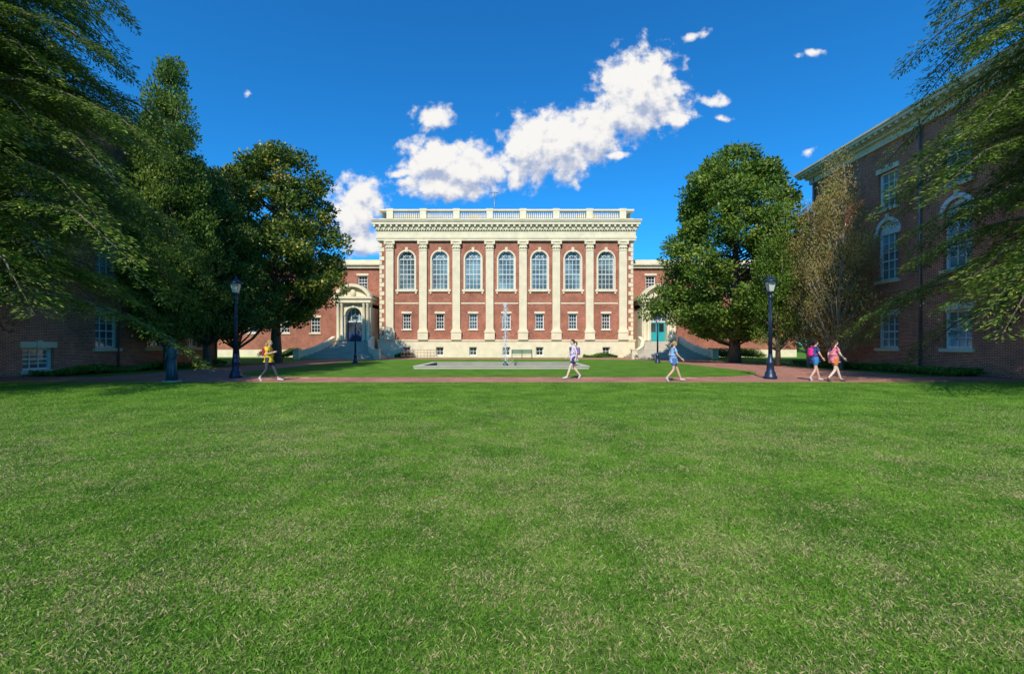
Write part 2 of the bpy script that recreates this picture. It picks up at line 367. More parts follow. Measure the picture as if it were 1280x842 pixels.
for s in (-1,1):
    pc=17.9*s
    wo=[(pc-.6,pc+.6,8.35,10.1,False),(pc+s*5.9-.6,pc+s*5.9+.6,3.0,4.9,False),(pc+s*5.9-.6,pc+s*5.9+.6,7.9,9.9,False),(pc+s*9.7-.6,pc+s*9.7+.6,3.0,4.9,False),(pc+s*9.7-.6,pc+s*9.7+.6,7.9,9.9,False),(pc+s*13.7-.6,pc+s*13.7+.6,3.0,4.9,False)]
    a,b=sorted((s*(HW-.1),s*WE)); wall(bw,W,a,b,1.5,11.0,wo)
    lbox(bw,W,a,b,-12,-.32,0,11.0)
    lbox(st,W,a,b,-.3,.12,-.05,.9); lbox(bw,W,a,b,-.3,.07,.9,1.5)
    lbox(st,W,a,b,-12.3,.3,11.0,11.35); lbox(st,W,a,b,-12.5,.55,11.35,11.6); lbox(st,W,a,b,-.6,.1,11.6,12.05)
    for o in wo:
        window(fr,glb,W,*o,3,4); lbox(st,W,o[0]-.15,o[1]+.15,-.01,.1,o[2]-.16,o[2]); lbox(st,W,o[0]-.15,o[1]+.15,-.01,.07,o[3],o[3]+.26)
    P=Fr((CX+pc,53.3,0),(1,0,0),(0,-1,0)); hw=2.0
    wall(st,P,-hw,hw,1.9,7.3,[(-.95,.95,1.9,5.9,True)],depth=.7)
    for q in (-1,1):
        a,b=sorted((q*(hw-.01),q*hw)); lbox(st,P,a,b,-3.2,0,0,7.3)
        for uu in (1.28,1.72):
            c=P.p(q*uu,.2,0); st.lathe(c[0],c[1],[(.24,1.9),(.24,2.15),(.18,2.25),(.17,4.2),(.15,6.1),(.2,6.2),(.24,6.4)],12)
    lbox(st,P,-hw-.15,hw+.15,-3.2,.5,6.4,6.85); lbox(st,P,-hw-.3,hw+.3,-3.2,.65,6.85,7.1)
    arcband(st,P,0,6.2,2.05,2.4,-.4,.62,R(24),R(156),16)
    n=14; pp=[P.p(2.1*math.cos(R(24+132*i/n)),.1,6.2+2.1*math.sin(R(24+132*i/n))) for i in range(n+1)]; st.poly(pp)
    lbox(st,P,-hw,hw,-3.2,-.02,7.1,7.5)
    q=P.p(0,.2,7.55); st.ellip(q,(.35,.2,.45),10,6)
    arcband(st,P,0,4.95,.95,1.12,0,.08,n=14); lbox(st,P,-.14,.14,0,.16,5.85,6.4)
    lbox(st,P,-hw,hw,-3.2,-.72,5.9,6.3)
    d=tealm if s>0 else navym
    lbox(d,P,-.93,-.02,-.78,-.68,1.92,4.2); lbox(d,P,.02,.93,-.78,-.68,1.92,4.2)
    for q in (-1,1):
        for z0,z1 in ((2.1,2.9),(3.05,4.05)):
            a,b=sorted((q*.2,q*.76)); lbox(d if z0<3 else glb,P,a,b,-.68,-.65,z0,z1)
    lbox(fr,P,-.95,.95,-.8,-.64,4.2,4.32)
    gl.poly([P.p(.95*math.cos(math.pi*i/14),-.7,4.95+.95*math.sin(math.pi*i/14)) for i in range(15)]+[P.p(-.95,-.7,4.3),P.p(.95,-.7,4.3)])
    arcband(fr,P,0,4.95,.86,.95,-.72,-.62,n=14)
    for k in (-.48,0,.48): lbox(fr,P,k-.025,k+.025,-.7,-.65,4.32,5.75)
    sm=MB(); steps(sm,CX+pc,53.29,1.9,11,.172,.45,2.6); sm.build('entrance_steps',M['stone2'],hall)
    for q in (-1,1):
        pts=[(q*2.15,0),(q*2.2,-1.6),(q*2.8,-3.3),(q*4.1,-4.9)]
        hts=[2.5,2.0,1.35,.75]
        for k in range(3):
            for t in range(5):
                f0=t/5;f1=(t+1)/5
                xa=pts[k][0]*(1-f0)+pts[k+1][0]*f0; xb=pts[k][0]*(1-f1)+pts[k+1][0]*f1
                ya=pts[k][1]*(1-f0)+pts[k+1][1]*f0; yb=pts[k][1]*(1-f1)+pts[k+1][1]*f1
                ha=hts[k]*(1-f0)+hts[k+1]*f0; hb=hts[k]*(1-f1)+hts[k+1]*f1
                X=CX+pc; Y=53.3
                A=(X+xa,Y+ya);B=(X+xb,Y+yb);th=.32*q
                for dx in (0,th):
                    st.quad((A[0]+dx,A[1],-.02),(B[0]+dx,B[1],-.02),(B[0]+dx,B[1],hb),(A[0]+dx,A[1],ha))
                st.quad((A[0]-.04*q,A[1],ha),(B[0]-.04*q,B[1],hb),(B[0]+th+.04*q,B[1],hb),(A[0]+th+.04*q,A[1],ha))
        e=(CX+pc+q*4.25,53.3-5.0); st.box(e[0]-.3,e[0]+.3,e[1]-.3,e[1]+.3,-.02,.95); st.box(e[0]-.36,e[0]+.36,e[1]-.36,e[1]+.36,.95,1.07)
bw.build('walls',M['brick'],hall); st.build('stone_trim',M['stone'],hall); fr.build('window_frames',M['white'],hall)
gl.build('window_glass',M['glass'],hall); glb.build('window_glass_small',M['glassd'],hall); bal.build('balustrade',M['stone'],hall)
rf.build('roof',M['roof'],hall); an.build('roof_antennas',M['metal'],hall); tealm.build('teal_door',M['teal'],hall); navym.build('navy_door',M['navyd'],hall)

# ================================================================ SIDE BUILDINGS
def side_building(name,X,nx,cols_,Y0,Y1,lower):
    e=empty(name); bw,st,fr,gl,wt=MB(),MB(),MB(),MB(),MB()
    G=Fr((X,0,0),(0,1,0),(nx,0,0)); ops=[]
    for c in cols_:
        hw=.75
        ops+=[(c-hw,c+hw,5.4,9.0,True),(c-hw*.95,c+hw*.95,9.75,12.0,False)]
        ops.append((c-hw,c+hw,.25,1.35,False) if c in lower else (c-hw,c+hw,1.3,3.3,False))
    wall(bw,G,Y0,Y1,.0,14.0,ops)
    for (a,b,z0,z1,ar) in ops:
        window(fr,gl,G,a,b,z0,z1,ar,3,5 if ar else 4,t=.12,mt=.04)
        lbox(st,G,a-.15,b+.15,-.02,.12,z0-.17,z0)
        if not ar:
            lbox(st,G,a-.12,b+.12,-.01,.06,z1,z1+.30)
            lbox(st,G,(a+b)/2-.13,(a+b)/2+.13,.0,.11,z1-.02,z1+.36)
        else:
            c=(a+b)/2; arcband(fr,G,c,z1-.75,.73,.95,-.01,.05,n=14); lbox(st,G,c-.1,c+.1,0,.1,z1+.1,z1+.42)
            n=14; fr.poly([G.p(c+.73*math.cos(math.pi*i/n),-.16,z1-.75+.73*math.sin(math.pi*i/n)) for i in range(n+1)])
            for q in (-1,1):
                aa,bb=sorted((c+q*.75,c+q*.95)); lbox(st,G,aa,bb,-.01,.08,z1-.9,z1-.72)
    lbox(bw,G,Y0,Y1+.08,-.1,.08,-.05,.22)
    lbox(bw,G,Y0,Y1+.08,-.1,.07,4.45,4.6)
    lbox(wt,G,Y0-.1,Y1+.15,-18.2,.15,13.6,14.0); lbox(wt,G,Y0-.3,Y1+.35,-18.4,.35,14.0,14.15); lbox(wt,G,Y0-.8,Y1+.8,-18.8,.8,14.32,14.5); lbox(wt,G,Y0-.9,Y1+.9,-18.9,.9,14.5,14.62)
    lbox(wt,G,Y0-.35,Y1+.4,-18.4,.4,14.15,14.32)
    u=Y0-.6
    while u<Y1+.6: lbox(wt,G,u,u+.2,.4,.74,14.17,14.315); u+=.5
    rf=MB(); a=[G.p(Y0-.85,.85,14.62),G.p(Y1+.85,.85,14.62),G.p(Y1+.85,-18.85,14.62),G.p(Y0-.85,-18.85,14.62)]; b=[G.p(Y0+6,-7,17.2),G.p(Y1-7,-7,17.2),G.p(Y1-7,-11,17.2),G.p(Y0+6,-11,17.2)]
    for i in range(4): rf.quad(a[i],a[(i+1)%4],b[(i+1)%4],b[i])
    rf.poly(b)
    lbox(bw,G,Y0+.01,Y1-.01,-18,-.32,0,13.9)
    for u in (Y0,Y1): bw.quad(G.p(u,0,0),G.p(u,-.4,0),G.p(u,-.4,14),G.p(u,0,14))
    E=Fr((X,Y1,0),(-nx,0,0),(0,1,0))
    for c in (3,7,11,15):
        for z0,z1 in ((1.3,3.3),(5.4,8.6),(9.75,12)):
            lbox(fr,E,c-.7,c+.7,0,.05,z0,z1); lbox(gl,E,c-.58,c-.03,.05,.06,z0+.1,z1-.1); lbox(gl,E,c+.03,c+.58,.05,.06,z0+.1,z1-.1)
    dn=MB()
    for u in (Y1-.4,Y1-9.2):
        q=G.p(u,.12,0); dn.tube([(q[0],q[1],.0),(q[0],q[1],14.1)],[.06,.06],8)
    bw.build('walls',M['brick2'],e); st.build('stone_trim',M['stone'],e); fr.build('window_frames',M['white'],e); gl.build('window_glass',M['glass'],e)
    wt.build('cornice',M['stone'],e); rf.build('roof',M['roof'],e); dn.build('downspouts',M['metal'],e)
    return e
side_building('brick_side_building',22.7,-1,[10.3,14.6,18.9,23.2,27.5,31.8],7,34.4,[])
side_building('brick_side_building',-23.3,1,[10.8,14.6,18.4,22.4,26.2,29.8,33.2],7,36,[22.4])

# ================================================================ GROUND
def sheet(name,pts,z,mat,parent=None):
    mb=MB(); mb.poly([(x,y,z) for x,y in pts]); return mb.build(name,mat,parent)
g=MB(); g.quad((-2500,-2500,0),(2500,-2500,0),(2500,2500,0),(-2500,2500,0)); g.build('lawn_ground',M['lawn'])
sheet('brick_walkway',[(-60,18.1),(60,18.1),(60,21.3),(19.3,21.3),(19.3,56),(-19.3,56),(-19.3,21.3),(-60,21.3)],.004,M['pave'])
def rrect(x0,x1,y0,y1,r,n=10):
    P=[]
    for cx,cy,a in ((x1-r,y1-r,0),(x0+r,y1-r,90),(x0+r,y0+r,180),(x1-r,y0+r,270)):
        for i in range(n+1):
            t=R(a+90*i/n); P.append((cx+r*math.cos(t),cy+r*math.sin(t)))
    return P
rr=rrect(-14.6,13.3,20.6,46.5,5.5)
sheet('court_lawn',rr,.03,M['lawn'])
ed=MB()
for i in range(len(rr)):
    a=rr[i]; b=rr[(i+1)%len(rr)]; cxx,cyy=-.65,34
    ao=(a[0]+(a[0]-cxx)*.008,a[1]+(a[1]-cyy)*.008); bo_=(b[0]+(b[0]-cxx)*.008,b[1]+(b[1]-cyy)*.008)
    ed.quad((a[0],a[1],.034),(b[0],b[1],.034),(bo_[0],bo_[1],.034),(ao[0],ao[1],.034))
    ed.quad((ao[0],ao[1],.034),(bo_[0],bo_[1],.034),(bo_[0],bo_[1],0),(ao[0],ao[1],0)); ed.quad((a[0],a[1],.034),(b[0],b[1],.034),(b[0],b[1],0),(a[0],a[1],0))
ed.build('brick_edging',M['pave'])
for s,x in ((-1,-23.2),(1,22.6)):
    a,b=sorted((x,x-s*2.0)); sheet('planting_bed',[(a,21.4),(b,21.4),(b,34),(a,34)],.006,M['mulch'])
sheet('foundation_bed',[(CX-13.3,52.4),(CX+13.3,52.4),(CX+13.3,53.75),(CX-13.3,53.75)],.008,M['lawn'])

def tile(seed,n,hs=1.0,ws=1.0):
    r=np.random.default_rng(seed); p=r.random((n,2))
    a=r.random(n)*6.283; lean=r.normal(0,.008,(n,2)); h=r.uniform(.008,.026,n)*hs; w=r.uniform(.0012,.0024,n)*ws
    dx=np.cos(a)*w; dy=np.sin(a)*w; z0=np.zeros(n)
    V=np.stack([np.stack([p[:,0]-dx,p[:,1]-dy,z0],1),np.stack([p[:,0]+dx,p[:,1]+dy,z0],1),
        np.stack([p[:,0]+dx*.7+lean[:,0]*.6,p[:,1]+dy*.7+lean[:,1]*.6,h*.65],1),np.stack([p[:,0]-dx*.3+lean[:,0]*1.7,p[:,1]-dy*.3+lean[:,1]*1.7,h],1)],1).reshape(-1,3)
    me=bpy.data.meshes.new('grass_tile'); F_=np.arange(n*4).reshape(-1,4)
    me.vertices.add(n*4); me.vertices.foreach_set('co',V.astype(np.float32).ravel()-np.tile([.5,.5,0],n*4).astype(np.float32))
    me.loops.add(n*4); me.loops.foreach_set('vertex_index',F_.astype(np.int32).ravel()); me.polygons.add(n); me.polygons.foreach_set('loop_start',np.arange(n,dtype=np.int32)*4)
    me.update(calc_edges=True); me.materials.append(M['blade']); return me
tiles=[tile(i,12000) for i in range(4)]; mtiles=[tile(20+i,6500,1.1,1.25) for i in range(3)]; ftiles=[tile(10+i,2400,1.3,1.8) for i in range(3)]
ge=empty('grass')
for iy in range(0,18):
    for ix in range(-24,25):
        if abs(ix)>1.25*(iy+1)+3: continue
        o=bpy.data.objects.new('grass_tile',random.choice(tiles if iy<5 else mtiles if iy<9 else ftiles)); COL.objects.link(o); o.parent=ge
        o.location=(ix+.5,iy+.6,0); o.rotation_euler=(0,0,random.choice([0,1,2,3])*math.pi/2)

# ================================================================ FOUNTAIN
ft=empty('fountain'); mb=MB(); x0,x1,y0,y1=-6.0,4.7,27.8,34.2
for (a,b,c,d) in ((x0,x1,y0,y0+.35),(x0,x1,y1-.35,y1),(x0,x0+.35,y0+.35,y1-.35),(x1-.35,x1,y0+.35,y1-.35)): mb.box(a,b,c,d,0,.15)
for (a,b,c,d) in ((x0-.04,x1+.04,y0-.04,y0+.4),(x0-.04,x1+.04,y1-.4,y1+.04),(x0-.04,x0+.4,y0+.4,y1-.4),(x1-.4,x1+.04,y0+.4,y1-.4)): mb.box(a,b,c,d,.15,.21)
mb.build('pool_coping',M['stone2'],ft); mb=MB(); mb.quad((x0+.3,y0+.3,.05),(x1-.3,y0+.3,.05),(x1-.3,y1-.3,.05),(x0+.3,y1-.3,.05)); mb.build('water',M['water'],ft)
def drops(c,H,spread,n,rr=.02):
    r=np.random.default_rng(5); t=r.random(n); up=r.random(n)<.45
    z=np.where(up,t*H,H*(1-t**2)); rad=np.where(up,.02+.05*t,.06+spread*t)*np.abs(r.normal(0,.6,n)); a=r.random(n)*6.283
    P=np.stack([c[0]+rad*np.cos(a),c[1]+rad*np.sin(a),c[2]+z],1); s=r.uniform(.4,1.2,n)*rr
    base=np.array([(1,0,0),(0,1,0),(-1,0,0),(0,-1,0),(0,0,2.0),(0,0,-2.0)]); V=(P[:,None,:]+base[None]*s[:,None,None]).reshape(-1,3)
    f=np.array([(0,1,4),(1,2,4),(2,3,4),(3,0,4),(1,0,5),(2,1,5),(3,2,5),(0,3,5)]); FF=(f[None]+np.arange(n)[:,None,None]*6).reshape(-1,3)
    return npmesh('water_jet',V,FF,M['spray'],ft,3)
drops((-.45,31,.1),4.2,.42,2600,.015)
mb=MB(); mb.lathe(-.45,31,[(.2,.0),(.2,.2),(.08,.26),(.05,.4)],10); mb.build('nozzle',M['bronze'],ft)

# ================================================================ LAMPS
def lamp(x,y,h=4.55):
    e=empty('street_lamp',(x,y,0)); k=h/4.55
    mb=MB(); mb.lathe(0,0,[(.27,0),(.27,.12),(.22,.16),(.22,.26),(.16,.36),(.14,.62),(.17,.66),(.17,.74),(.11,.82),(.085,1.1)],16)
    mb.lathe(0,0,[(.08,1.1),(.06,3.45),(.055,3.5),(.10,3.54),(.10,3.6),(.06,3.66),(.07,3.74),(.15,3.80),(.15,3.84)],12)
    for i in range(8):
        a=i*math.pi/4; mb.tube([(.075*math.cos(a),.075*math.sin(a),1.1),(.058*math.cos(a),.058*math.sin(a),3.4)],[.014,.01],4)
    for i in range(4):
        a=R(45+90*i); mb.tube([(.15*math.cos(a),.15*math.sin(a),3.84),(.25*math.cos(a),.25*math.sin(a),4.26)],[.014,.014],4)
    mb.lathe(0,0,[(.29,4.25),(.29,4.29),(.24,4.34),(.12,4.43),(.05,4.46),(.03,4.5),(.045,4.53),(.01,4.6)],12)
    mb.build('post',M['iron'],e)
    g=MB(); g.lathe(0,0,[(.13,3.845),(.225,4.25)],4,smooth=False,a0=R(45)); g.build('lantern_glass',M['lampglass'],e)
    e.scale=(k,k,k)
lamp(-12.5,20.6); lamp(11.35,20.0); lamp(-12.6,36.6,3.9); lamp(11.9,37.2,3.9)

e=empty('park_bench',(1.1,50.5,0)); b=MB()
for k in range(5): b.box(-1.15,1.15,-.42+.1*k,-.35+.1*k,.43,.46)
for k in range(5): b.box(-1.15,1.15,.10+.02*k,.13+.02*k,.55+.09*k,.62+.09*k)
b.build('slats',M['bench'],e); b=MB()
for x in (-1.1,0,1.1):
    b.box(x-.03,x+.03,-.4,-.34,0,.43); b.box(x-.03,x+.03,.08,.14,0,.95); b.box(x-.03,x+.03,-.4,.1,.39,.43); b.box(x-.03,x+.03,-.42,.08,.64,.67); b.box(x-.03,x+.03,-.42,-.37,.46,.64)
b.build('frame',M['iron'],e)
e=empty('metal_railing',(-10.3,50.5,0)); b=MB()
for i in range(12): b.tube([(-2+i*.364,0,0),(-2+i*.364,0,.95)],[.02,.02],5)
for z in (.3,.65,.95): b.tube([(-2,0,z),(2,0,z)],[.025,.025],5)
b.build('bars',M['rail'],e)

# ================================================================ TREES
def leaves(name,P,D,Nn,ln,wd,mat,parent):
    D=D/np.linalg.norm(D,axis=1,keepdims=True); Sd=np.cross(D,Nn); Sd/=np.linalg.norm(Sd,axis=1,keepdims=True)+1e-9
    ln=ln[:,None]; wd=wd[:,None]
    V=np.stack([P,P+D*ln*.5+Sd*wd*.5,P+D*ln,P+D*ln*.5-Sd*wd*.5],1).reshape(-1,3)
    return npmesh(name,V,np.arange(len(V)).reshape(-1,4),mat,parent)
def unit(r,n):
    v=r.normal(size=(n,3)); return v/np.linalg.norm(v,axis=1,keepdims=True)
def crown_tree(name,x,y,H,zb,Rm,prof,nc,lpc,ln,wd,mat,bark,seed,rc=(.7,1.2),up=.0,trunk_r=.3,inner=.5,xlim=None):
    r=np.random.default_rng(seed); e=empty(name,(x,y,0)); C=[]
    ph=r.random(6)*6.28
    while len(C)<nc:
        t=r.random(); pr=prof(t)
        if r.random()>pr: continue
        a=r.random()*6.283; mod=1+.13*math.sin(3*a+ph[0]+5*t)+.11*math.sin(5*a+ph[1]-9*t)+.09*math.sin(2*a+ph[2]+17*t)
        rr_=Rm*pr*mod*(inner+(1-inner)*r.random()**.5)
        c=(rr_*math.cos(a),rr_*math.sin(a),zb+(H-zb)*t)
        if xlim and not(xlim[0]<x+c[0]<xlim[1]): continue
        C.append(c)
    C=np.array(C); rad=r.uniform(rc[0],rc[1],nc)*(.75+.35*r.random(nc))
    n=nc*lpc; ci=np.repeat(np.arange(nc),lpc); v=unit(r,n); v[:,2]=v[:,2]*.8+.15
    sc=np.array([1,1,.72+up*1.6])
    P=C[ci]+v*sc*(rad[ci]*(.45+.6*r.random(n)**.6))[:,None]
    D=v*.7+unit(r,n)*.8+np.array([0,0,up*2.0+.1]); Nn=v+unit(r,n)*.5+np.array([0,0,.35])
    leaves('foliage',P,D,Nn,ln*r.uniform(.6,1.2,n),wd*r.uniform(.7,1.2,n),mat,e)
    mb=MB(); bend=[r.normal(0,.12) for _ in range(6)]
    tp=[(bend[i]*i*.3,bend[5-i]*i*.3,H*.88*i/5-.05*(i==0)) for i in range(6)]
    mb.tube(tp,[trunk_r*(1.35 if i==0 else 1-.17*i) for i in range(6)],10)
    for i in r.choice(nc,min(nc,90 if inner<.3 else 70),replace=False):
        c=C[i]; z0=max(zb*.6,c[2]-math.hypot(c[0],c[1])*(.5+1.2*up)-.3); f=z0/(H*.88)*5; k=min(int(f),4); q=f-k
        b0=[tp[k][d]*(1-q)+tp[k+1][d]*q for d in range(2)]
        m=(b0[0]*.45+c[0]*.55,b0[1]*.45+c[1]*.55,z0*.5+c[2]*.5-.15)
        mb.tube([(b0[0],b0[1],z0),m,tuple(c)],[.09,.055,.02] if inner>.3 else [.045,.03,.012],5)
    mb.build('trunk',bark,e); return e
def conifer(name,x,y,H,zb,Rm,nb,mat,bark,seed,xlim,dens=1.0,droop=.35):
    r=np.random.default_rng(seed); e=empty(name,(x,y,0)); mb=MB()
    mb.tube([(0,0,-.05),(.05,0,.8),(0,.1,H*.3),(0,0,H*.6),(0,0,H)],[.55,.42,.33,.2,.03],12)
    PP=[];DD=[];NN=[]
    for b in range(nb):
        t=(b+r.random())/nb; z0=zb+(H-zb)*t**.95; a=b*2.39996+r.normal(0,.25)
        L=Rm*(1-t)**.62*r.uniform(.62,1.12)+.3
        dx,dy=math.cos(a),math.sin(a)
        if x+dx*L<xlim[0]: L=(xlim[0]-x)/dx
        if x+dx*L>xlim[1]: L=(xlim[1]-x)/dx
        if L<.5: continue
        rise=r.uniform(.05,.35)*L; dr=droop*r.uniform(.7,1.4)*L
        def pt(s): return np.array([dx*L*s,dy*L*s,z0+rise*math.sin(s*2.2)-dr*s**2.3])
        mb.tube([pt(s) for s in (0,.25,.5,.75,1)],[.085,.065,.045,.028,.01],5)
        nt=int(L*9*dens)
        for k in range(nt):
            s=.12+.88*((k+r.random())/nt); p=pt(s); sd=1 if k%2 else -1
            tl=(.25+1.25*math.sin(math.pi*min(1,s*.9+.08)))*min(1,L/4)*r.uniform(.6,1.2)
            ta=a+sd*r.uniform(.7,1.2); td=np.array([math.cos(ta),math.sin(ta),-.05-r.random()*.35])
            m=int(14+tl*21); q=r.random(m)**.8
            side=np.cross(td,[0,0,1]); side/=np.linalg.norm(side)
            off=(r.random(m)-.5)*.42*(1-q*.55)
            base=p+td*(q*tl)[:,None]+side*off[:,None]+np.stack([r.normal(0,.03,m),r.normal(0,.03,m),-q**2*.25*tl-np.abs(r.normal(0,.08,m))],1)
            PP.append(base); DD.append(td+side*np.sign(off)[:,None]*.7+unit(r,m)*.35+np.array([0,0,-.3])); NN.append(np.array([0,0,1.])+unit(r,m)*.75)
    P=np.concatenate(PP);D=np.concatenate(DD);Nn=np.concatenate(NN); n=len(P)
    leaves('foliage',P,D,Nn,r.uniform(.09,.19,n),r.uniform(.026,.052,n),mat,e); print(name,n)
    mb.build('trunk',bark,e); return e
L_mag=leafmat('magnolia_leaf',(.032,.07,.010),(.15,.22,.028),(.44,.34,.06),.2,ccp=.76,rough=.4)
L_magr=leafmat('magnolia_leaf_green',(.035,.085,.012),(.17,.27,.03),(.38,.39,.07),.25,ccp=.82,rough=.45)
L_con=leafmat('hemlock_needles',(.045,.10,.018),(.21,.30,.045),(.46,.46,.09),.4,nscale=.8,ccp=.8)
L_pop=leafmat('hornbeam_leaf',(.05,.11,.018),(.17,.27,.04),(.32,.37,.07),.35)
L_dark=leafmat('holly_leaf',(.03,.07,.016),(.13,.20,.035),None,.25)
L_brn=leafmat('thinning_leaf',(.17,.20,.045),(.46,.33,.14),(.30,.38,.07),.4)
L_ivy=leafmat('ivy_leaf',(.05,.12,.02),(.16,.28,.035),None,.25)
L_far=leafmat('distant_leaf',(.04,.08,.02),(.10,.17,.04),None,.2)
egg=lambda t: max(.02,min(1,(t*5+.35))*(1-t**2.2)**.6)
egg2=lambda t: max(.02,min(1,(t*3+.3))*(1-t**2.2)**.6)
col_=lambda t: max(.03,min(1,t*3+.5)*(1-t**3)**.9*(1-.35*t))
crown_tree('magnolia_tree',-19.7,38,18.1,3.2,5.7,egg2,320,230,.31,.15,L_mag,M['bark'],33,rc=(.7,1.2),trunk_r=.38)
crown_tree('magnolia_tree',18.6,38,17.6,2.2,6.0,egg,380,240,.31,.15,L_magr,M['bark'],4,rc=(.7,1.25),trunk_r=.4)
crown_tree('hornbeam_tree',-20.8,27.6,19.3,2.2,2.3,col_,210,240,.2,.1,L_pop,M['bark'],5,rc=(.5,.8),up=.45,trunk_r=.25,xlim=(-23,-10))
crown_tree('holly_tree',-20.4,30.5,12.6,2.2,2.8,egg,160,230,.2,.11,L_dark,M['bark'],6,rc=(.6,1.0),up=.15,trunk_r=.22,xlim=(-23,-10))
crown_tree('holly_tree',-20.0,33,10.0,1.9,2.4,egg,120,220,.2,.11,L_dark,M['bark'],16,rc=(.5,.9),up=.2,trunk_r=.2)
crown_tree('thinning_tree',19.9,27.6,13.4,1.4,2.2,col_,180,110,.15,.07,L_brn,M['barkg'],8,rc=(.45,.8),up=.7,trunk_r=.13,inner=.1,xlim=(14,22.4))
crown_tree('thinning_tree',20.1,30.8,11.0,1.4,1.9,col_,150,110,.15,.07,L_brn,M['barkg'],9,rc=(.45,.8),up=.6,trunk_r=.12,inner=.1,xlim=(14,22.4))
crown_tree('young_tree',18.7,32,12.3,1.8,1.6,col_,120,170,.18,.09,L_magr,M['bark'],10,rc=(.45,.8),up=.45,trunk_r=.15)
conifer('hemlock_tree',-18.3,14.3,25,3.1,7.3,320,L_con,M['bark'],21,(-23.0,30),1.05)
conifer('hemlock_tree',19.6,14.0,27,3.1,7.2,290,L_con,M['bark'],22,(-30,22.4),1.0)
def strip(name,x0,x1,y0,y1,h,n,mat,seed):
    r=np.random.default_rng(seed); P=np.stack([r.uniform(x0,x1,n),r.uniform(y0,y1,n),np.zeros(n)],1)
    P[:,2]=h*(.35+.65*r.random(n))*(.75+.35*np.sin(P[:,0]*1.9+P[:,1]*1.3)); D=unit(r,n)+np.array([0,0,.5]); Nn=unit(r,n)*.7+np.array([0,0,.8])
    leaves(name,P,D,Nn,r.uniform(.08,.18,n),r.uniform(.05,.11,n),mat,None)
strip('ivy_bed',-23,-21.2,21.6,34,.35,14000,L_ivy,1); strip('ivy_bed',20.8,22.5,21.6,34,.3,14000,L_ivy,2)
strip('foundation_shrubs',CX-13,CX-10.9,52.9,53.6,.55,1800,L_ivy,3); strip('foundation_shrubs',CX+9,CX+13,52.9,53.6,.5,3000,L_ivy,4)
strip('shrub_bed',-28,-21.5,50,54,1.0,16000,L_dark,5); strip('shrub_bed',22,28,50,54,1.0,16000,L_dark,6)
r=np.random.default_rng(50); nc=700; cx=r.uniform(-170,170,nc); C=np.stack([cx,r.uniform(88,100,nc),r.uniform(.5,9,nc)*(.8+.2*np.sin(cx*.2))],1)
n=nc*70; v=unit(r,n); P=np.repeat(C,70,axis=0)+v*r.uniform(.8,2.6,n)[:,None]
leaves('distant_trees',P,v+unit(r,n),v+unit(r,n)*.5,r.uniform(.5,1.0,n),r.uniform(.3,.6,n),L_far,None)

